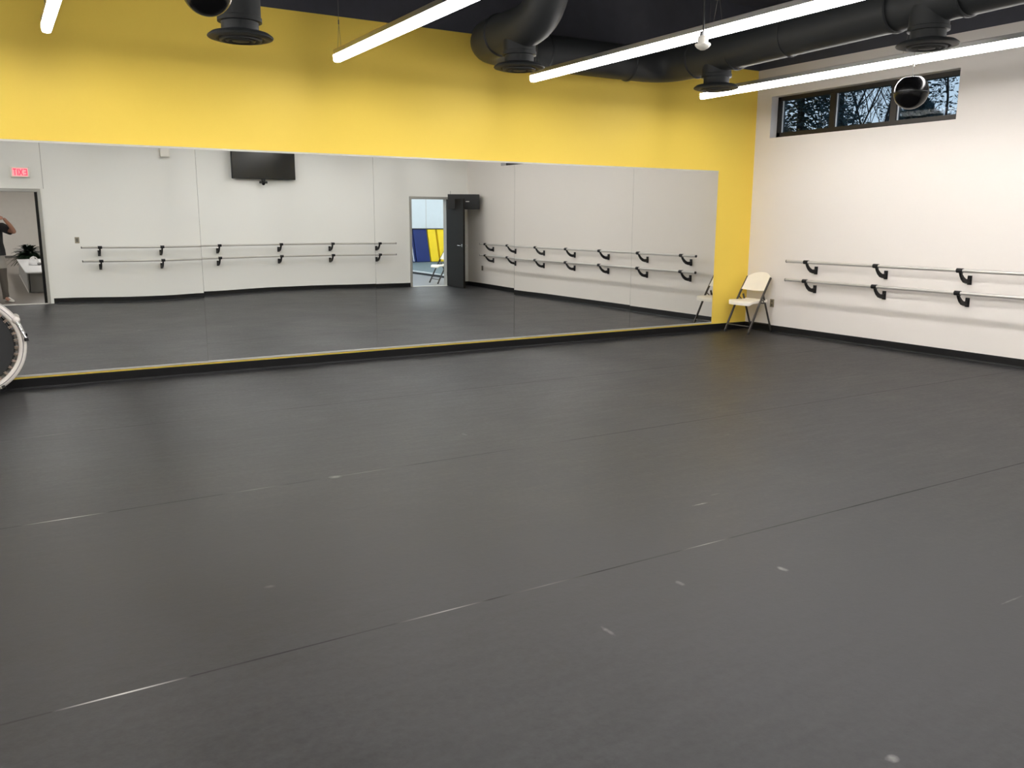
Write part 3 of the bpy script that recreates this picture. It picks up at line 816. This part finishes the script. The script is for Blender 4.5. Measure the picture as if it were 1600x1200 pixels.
# ------------------------------------------------------------------ person with a phone in the doorway
cr, sr_ = math.cos(R(YAW)), math.sin(R(YAW))
VF = Vector((sr_ * math.cos(R(PITCH)), cr * math.cos(R(PITCH)), -math.sin(R(PITCH)))); VR = Vector((cr, -sr_, 0)); VU = VR.cross(VF)
def skin_mesh(name, verts, edges, rad, m, parent, root=0, sub=2):
    me = bpy.data.meshes.new(name); me.from_pydata([Vector(v) - wloc(parent) for v in verts], edges, [])
    o = bpy.data.objects.new(name, me); COL.objects.link(o)
    md = o.modifiers.new('s', 'SKIN'); md.use_smooth_shade = True
    for i, sv in enumerate(me.skin_vertices[0].data):
        r = rad[i]; sv.radius = r if isinstance(r, tuple) else (r, r); sv.use_root = (i == root)
    ms = o.modifiers.new('d', 'SUBSURF'); ms.levels = sub; ms.render_levels = sub
    dg = bpy.context.evaluated_depsgraph_get(); ev = o.evaluated_get(dg)
    nm = bpy.data.meshes.new_from_object(ev); nm.name = name
    o.modifiers.clear(); o.data = nm; bpy.data.meshes.remove(me)
    nm.materials.clear(); nm.materials.append(M[m]); nm.polygons.foreach_set('use_smooth', [True] * len(nm.polygons))
    o.parent = parent
    return o
bxc, byc = .0, -9.60
per = thing('person', 'person in charcoal tee and light grey shorts holding up a phone, seen in the mirror', 'person', (bxc, byc, 0))
V = []; E_ = []; RD = []
def jv(p, r, link=None):
    V.append(p); RD.append(r); i = len(V) - 1
    if link is not None: E_.append((link, i))
    return i
pel = jv((0, byc, .94), (.15, .11)); wai = jv((0, byc + .01, 1.10), (.135, .095), pel); che = jv((0, byc, 1.30), (.155, .105), wai)
upc = jv((0, byc, 1.40), (.085, .07), che); nk = jv((-.005, byc + .015, 1.49), (.055, .055), upc); hd0 = jv((-.005, byc + .035, 1.57), (.062, .07), nk)
hd1 = jv((-.005, byc + .045, 1.64), (.074, .092), hd0); hd2 = jv((-.005, byc + .035, 1.715), (.066, .085), hd1)
def limb(link, pts):
    for p, r in pts: link = jv(p, r, link)
    return link
wrR = (.226, -9.222, 1.575); wrL = (-.145, -9.10, 1.535)
aR = limb(upc, [((.160, byc, 1.41), .050), ((.27, byc + .09, 1.37), .050), ((.385, byc + .19, 1.315), .043), ((.315, -9.33, 1.45), .040), (wrR, .028)])
aL = limb(upc, [((-.160, byc, 1.41), .050), ((-.25, byc + .13, 1.35), .050), ((-.315, byc + .26, 1.285), .043), ((-.23, -9.20, 1.42), .040), (wrL, .028)])
for s in (-1, 1):
    limb(pel, [((s * .095, byc, .86), .092), ((s * .115, byc + .01, .68), .076), ((s * .125, byc + .02, .49), .056), ((s * .13, byc, .36), .054), ((s * .135, byc - .02, .18), .040), ((s * .14, byc - .025, .085), .038),
               ((s * .165, byc + .05, .045), .036), ((s * .195, byc + .13, .035), .030)])
body = skin_mesh('body', V, E_, RD, 'skin', per)
# hands: palm plus five separate fingers curled on the phone
def hand(wr, grip, out, up, m):
    wr = Vector(wr); grip = Vector(grip); d = (grip - wr).normalized(); up = Vector(up); up = (up - d * up.dot(d)).normalized(); nr = d.cross(up)
    vs, es, rs = [], [], []
    def a(p, r, l=None):
        vs.append(p); rs.append(r)
        if l is not None: es.append((l, len(vs) - 1))
        return len(vs) - 1
    w = a(wr, .024); c = a(wr + d * .045, (.022, .032), w)
    for k, (o, ln) in enumerate(((.030, .068), (.010, .078), (-.010, .072), (-.028, .056))):
        k0 = a(wr + d * .082 + up * o, .0105, c)
        k1 = a(wr + d * (.082 + ln * .45) + up * o + out * .012, .0088, k0)
        k2 = a(wr + d * (.082 + ln * .75) + up * o * .9 + out * -.002, .0080, k1)
        a(wr + d * (.082 + ln * .90) + up * o * .85 + out * -.016, .0068, k2)
    t0 = a(wr + d * .035 + up * .030 - out * .012, .012, c); t1 = a(wr + d * .075 + up * .038 - out * .030, .0105, t0); a(wr + d * .110 + up * .026 - out * .034, .0085, t1)
    return skin_mesh('hand', vs, es, rs, m, per)
pc = CAM - VF * .022                                   # the phone sits just behind the viewpoint
pr = pc + VR * .125 - VU * .02; pl = pc - VR * .02 - VU * .02
hand(wrR, pr - VR * .01, VF, VU, 'skin'); hand(wrL, pl - VR * .0, VF, VU, 'skin')
# face
hx, hy, hz = -.005, byc + .04, 1.645
for s in (-1, 1):
    bm = B(); bmesh.ops.create_icosphere(bm, subdivisions=2, radius=.0115, matrix=Matrix.Translation((hx + s * .031, hy + .0735, hz + .006))); e = obj('eye', bm, 'eye', per, smooth=True, world=True)
    bm = B(); bmesh.ops.create_icosphere(bm, subdivisions=2, radius=.0058, matrix=Matrix.Translation((hx + s * .031, hy + .0812, hz + .005))); obj('iris', bm, 'iris', e, smooth=True, world=True)
    bm = B(); bmesh.ops.create_icosphere(bm, subdivisions=2, radius=1, matrix=Matrix.Translation((hx + s * .078, hy - .005, hz - .005)) @ Matrix.Diagonal((.012, .02, .032, 1))); obj('ear', bm, 'skin', per, smooth=True, world=True)
    bm = B(); tube(bm, [(hx + s * .016, hy + .088, hz + .026), (hx + s * .032, hy + .087, hz + .031), (hx + s * .048, hy + .078, hz + .026)], .004, 8); obj('eyebrow', bm, 'hair', per, smooth=True, world=True)
bm = B(); tube(bm, [(hx, hy + .082, hz + .012), (hx, hy + .100, hz - .022), (hx, hy + .104, hz - .032), (hx, hy + .086, hz - .042)], [.007, .011, .014, .009], 10); obj('nose', bm, 'skin', per, smooth=True, world=True)
bm = B(); bmesh.ops.create_icosphere(bm, subdivisions=2, radius=1, matrix=Matrix.Translation((hx, hy + .080, hz - .068)) @ Matrix.Diagonal((.024, .010, .008, 1))); obj('mouth', bm, 'lip', per, smooth=True, world=True)
bm = B(); bmesh.ops.create_icosphere(bm, subdivisions=3, radius=1)
for v in bm.verts:
    c = v.co.copy(); k = 1.0
    p = Vector((hx + c.x * .086, hy - .012 + c.y * .105, hz + .03 + c.z * .105))
    if c.y > .45 and c.z < .45: p.y = hy + .02; p.z = max(p.z, hz + .065)
    v.co = p
obj('hair', bm, 'hair', per, smooth=True, world=True)
# clothes
bm = B()
loft(bm, [ell((0, byc), .212, .14, .885, 28, 0, .85), ell((0, byc + .005), .204, .135, 1.0, 28, 0, .85), ell((0, byc + .005), .185, .128, 1.12, 28, 0, .85), ell((0, byc), .190, .130, 1.25, 28, 0, .85),
          ell((0, byc), .196, .132, 1.36, 28, 0, .85), ell((0, byc), .186, .124, 1.43, 28, 0, .85), ell((0, byc), .150, .108, 1.475, 28, 0, .9), ell((0, byc + .008), .085, .080, 1.505, 28)], caps=False)
sh = obj('tee_shirt', bm, 'tee', per, smooth=True, world=True)
for s in (-1, 1):
    dy = .09 if s > 0 else .13
    path = [(.12, byc, 1.415), (.19, byc + .01, 1.41), (.275, byc + .085, 1.362), (.325, byc + .13, 1.338)] if s > 0 else [(-.12, byc, 1.415), (-.185, byc + .03, 1.405), (-.25, byc + .13, 1.352), (-.278, byc + .185, 1.322)]
    bm = B(); tube(bm, path, [.080, .084, .078, .076], 18, caps=False)
    obj('sleeve', bm, 'tee', sh, smooth=True, world=True)
bm = B(); loft(bm, [ell((0, byc), .172, .128, .96, 28, 0, .85), ell((0, byc), .182, .132, .88, 28, 0, .8), ell((0, byc), .186, .128, .835, 28, 0, .7)], caps=False)
shr = obj('shorts', bm, 'shorts', per, smooth=True, world=True)
for s in (-1, 1):
    bm = B(); tube(bm, [(s * .092, byc, .86), (s * .105, byc, .74), (s * .116, byc + .01, .68), (s * .118, byc + .012, .64)], [.094, .098, .094, .092], 20, caps=False)
    obj('shorts_leg', bm, 'shorts', shr, smooth=True, world=True)
    bm = B(); tube(bm, [(s * .120, byc + .012, .66), (s * .125, byc + .015, .50), (s * .13, byc, .36), (s * .135, byc - .02, .18), (s * .14, byc - .025, .055)], [.082, .066, .064, .052, .056], 16, caps=False)
    obj('legging', bm, 'sock', per, smooth=True, world=True)
    # shoe: lofted along the foot
    h0 = Vector((s * .130, byc - .10, 0)); fd = Vector((s * .42 if s > 0 else s * .25, 1, 0)).normalized(); sd = Vector((-fd.y, fd.x, 0)); rings = []
    for u, w, hgt in ((0, .022, .05), (.02, .034, .085), (.09, .038, .10), (.14, .040, .085), (.20, .047, .06), (.25, .045, .045), (.285, .03, .03), (.295, .012, .02)):
        c = h0 + fd * u; rings.append([c + sd * (w * math.cos(a) if math.sin(a) > -.3 else w * 1.02 * math.copysign(1, math.cos(a)) * min(1, abs(math.cos(a)) * 1.3)) + Vector((0, 0, .002 + hgt * (.5 + .5 * math.sin(a)))) for a in [2 * PI * k / 16 for k in range(16)]])
    bm = B(); loft(bm, rings); obj('shoe', bm, 'shoe', per, smooth=True, world=True)
# the phone is held, so it is a thing of its own
ph = thing('phone', 'dark phone held up by the person in the doorway', 'phone', tuple(pc))
bm = B(); box(bm, -.022, .126, -.062, .010, -.008, 0, .003)
RM = Matrix((VR, VU, VF)).transposed()
for v in bm.verts: v.co = RM @ v.co
obj('casing', bm, 'black_plastic', ph)
bm = B(); box(bm, -.016, .120, -.056, .004, -.0086, -.008)
for v in bm.verts: v.co = RM @ v.co
obj('screen', bm, 'screen', ph)
bm = B(); tube(bm, [RM @ Vector((0, 0, -.001)), RM @ Vector((0, 0, .0015))], .006, 16); obj('lens_ring', bm, 'chrome', ph)

# ------------------------------------------------------------------ outside the window
struct('ground_outside', bx(XO, 80, -45, 45, -.3, -.02), 'grass')
def bare_tree(x, y, h, label, seed, m='bark'):
    rnd = random.Random(seed)
    t = thing('bare_tree', label, 'tree', (x, y, 0), 0, 'trees outside the high window')
    bm = B(); bt = B()
    def grow(p, d, ln, r, lev, target):
        pts = [p]; q = p.copy(); dd = d.copy()
        for k in range(4):
            dd = (dd + Vector((rnd.uniform(-.16, .16), rnd.uniform(-.16, .16), rnd.uniform(-.02, .14)))).normalized(); q = q + dd * ln / 4; pts.append(q.copy())
        tube(target, pts, [r * (1 - .12 * k) for k in range(5)], 7 if lev < 2 else 4, caps=False)
        if lev >= 4: return
        for k in range((5, 4, 4, 4)[lev]):
            u = rnd.choice((2, 3, 4)); az = rnd.uniform(0, 2 * PI); sp = rnd.uniform(.45, .95)
            nd = (dd + Vector((math.cos(az) * sp, math.sin(az) * sp, rnd.uniform(.0, .35)))).normalized()
            grow(pts[u], nd, ln * rnd.uniform(.52, .74), r * .48, lev + 1, bt)
    grow(Vector((0, 0, -.05)), Vector((0, 0, 1)), h * .46, .02 + h * .007, 0, bm)
    obj('trunk', bm, m, t, smooth=True); obj('branches', bt, m, t, smooth=True)
def evergreen(x, y, h, w, label, seed, nleaf, ls):
    rnd = random.Random(seed)
    t = thing('evergreen_tree', label, 'tree', (x, y, 0), 0, 'trees outside the high window')
    obj('trunk', tb([(0, 0, -.05), (.05, .03, h * .5), (0, 0, h * .95)], [.14, .10, .03], 10), 'bark', t, smooth=True)
    bm = B()
    for k in range(nleaf):
        u = rnd.random() ** .8; z = h * (.12 + .88 * u); rr = w * (math.sin(PI * min(1, .18 + .80 * u)) ** .8) * math.sqrt(rnd.random()) * (1 + .25 * math.sin(5 * z + 3 * rnd.random()))
        a = rnd.uniform(0, 2 * PI); p = Vector((rr * math.cos(a), rr * math.sin(a), z)); s = ls * rnd.uniform(.5, 1.5)
        d1 = Vector((rnd.gauss(0, 1), rnd.gauss(0, 1), rnd.gauss(0, .6))).normalized(); d2 = d1.orthogonal().normalized()
        bm.faces.new([bm.verts.new(p + d1 * s), bm.verts.new(p + d2 * s * .5), bm.verts.new(p - d1 * s), bm.verts.new(p - d2 * s * .5)])
    obj('foliage', bm, 'evergreen', t)
evergreen(16.2, 4.95, 6.4, 1.25, 'dense dark evergreen tree filling the left window pane', 1, 15000, .058)
evergreen(20.6, 7.35, 6.6, .75, 'leafy evergreen at the left third of the middle pane', 2, 3200, .05)
evergreen(24.2, 7.3, 7.6, 1.4, 'thin leafy evergreen at the far right of the right pane', 3, 3800, .06)
evergreen(17.6, 2.9, 4.25, .95, 'low dark evergreen bush behind the sphere speaker, right pane', 5, 9000, .055)
bare_tree(22.5, 8.6, 8.4, 'bare tree with thin trunk left of centre in the middle pane', 11)
bare_tree(29.0, 12.6, 10.5, 'bare tree with twin branches at centre of the middle pane', 12)
bare_tree(19.4, 5.15, 7.6, 'bare dark tree with the thickest trunk right in the middle pane', 13)
bare_tree(21.5, 4.6, 8.0, 'bare branching tree seen through the right window pane', 16)

# ------------------------------------------------------------------ world
w = bpy.data.worlds.new('World'); SC.world = w; w.use_nodes = True
N = w.node_tree.nodes; LK = w.node_tree.links; bg = N['Background']
tc = N.new('ShaderNodeTexCoord'); sp = N.new('ShaderNodeSeparateXYZ'); LK.new(tc.outputs['Generated'], sp.inputs[0])
rp = N.new('ShaderNodeValToRGB'); LK.new(sp.outputs['Z'], rp.inputs[0])
rp.color_ramp.elements[0].color = srgb(212, 230, 245); rp.color_ramp.elements[1].color = srgb(120, 165, 215); rp.color_ramp.elements[1].position = .6
LK.new(rp.outputs[0], bg.inputs['Color']); bg.inputs['Strength'].default_value = 1.0

# ------------------------------------------------------------------ camera and view
cd = bpy.data.cameras.new('camera'); co = bpy.data.objects.new('camera', cd); COL.objects.link(co)
cd.sensor_fit = 'HORIZONTAL'; cd.sensor_width = 36; cd.lens = F_PX / 1600 * 36; cd.clip_start = .01; cd.clip_end = 200
rr = R(ROLL); X2 = VR * math.cos(rr) + VU * math.sin(rr); Y2 = VU * math.cos(rr) - VR * math.sin(rr)
mw = Matrix((X2, Y2, -VF)).transposed().to_4x4(); mw.translation = CAM; co.matrix_world = mw
SC.camera = co
SC.view_settings.view_transform = 'Standard'; SC.view_settings.look = 'None'; SC.view_settings.exposure = 0.0
SC.cycles.max_bounces = 10; SC.cycles.diffuse_bounces = 5; SC.cycles.glossy_bounces = 5; SC.cycles.transparent_max_bounces = 16
SC.cycles.sample_clamp_indirect = 6.0
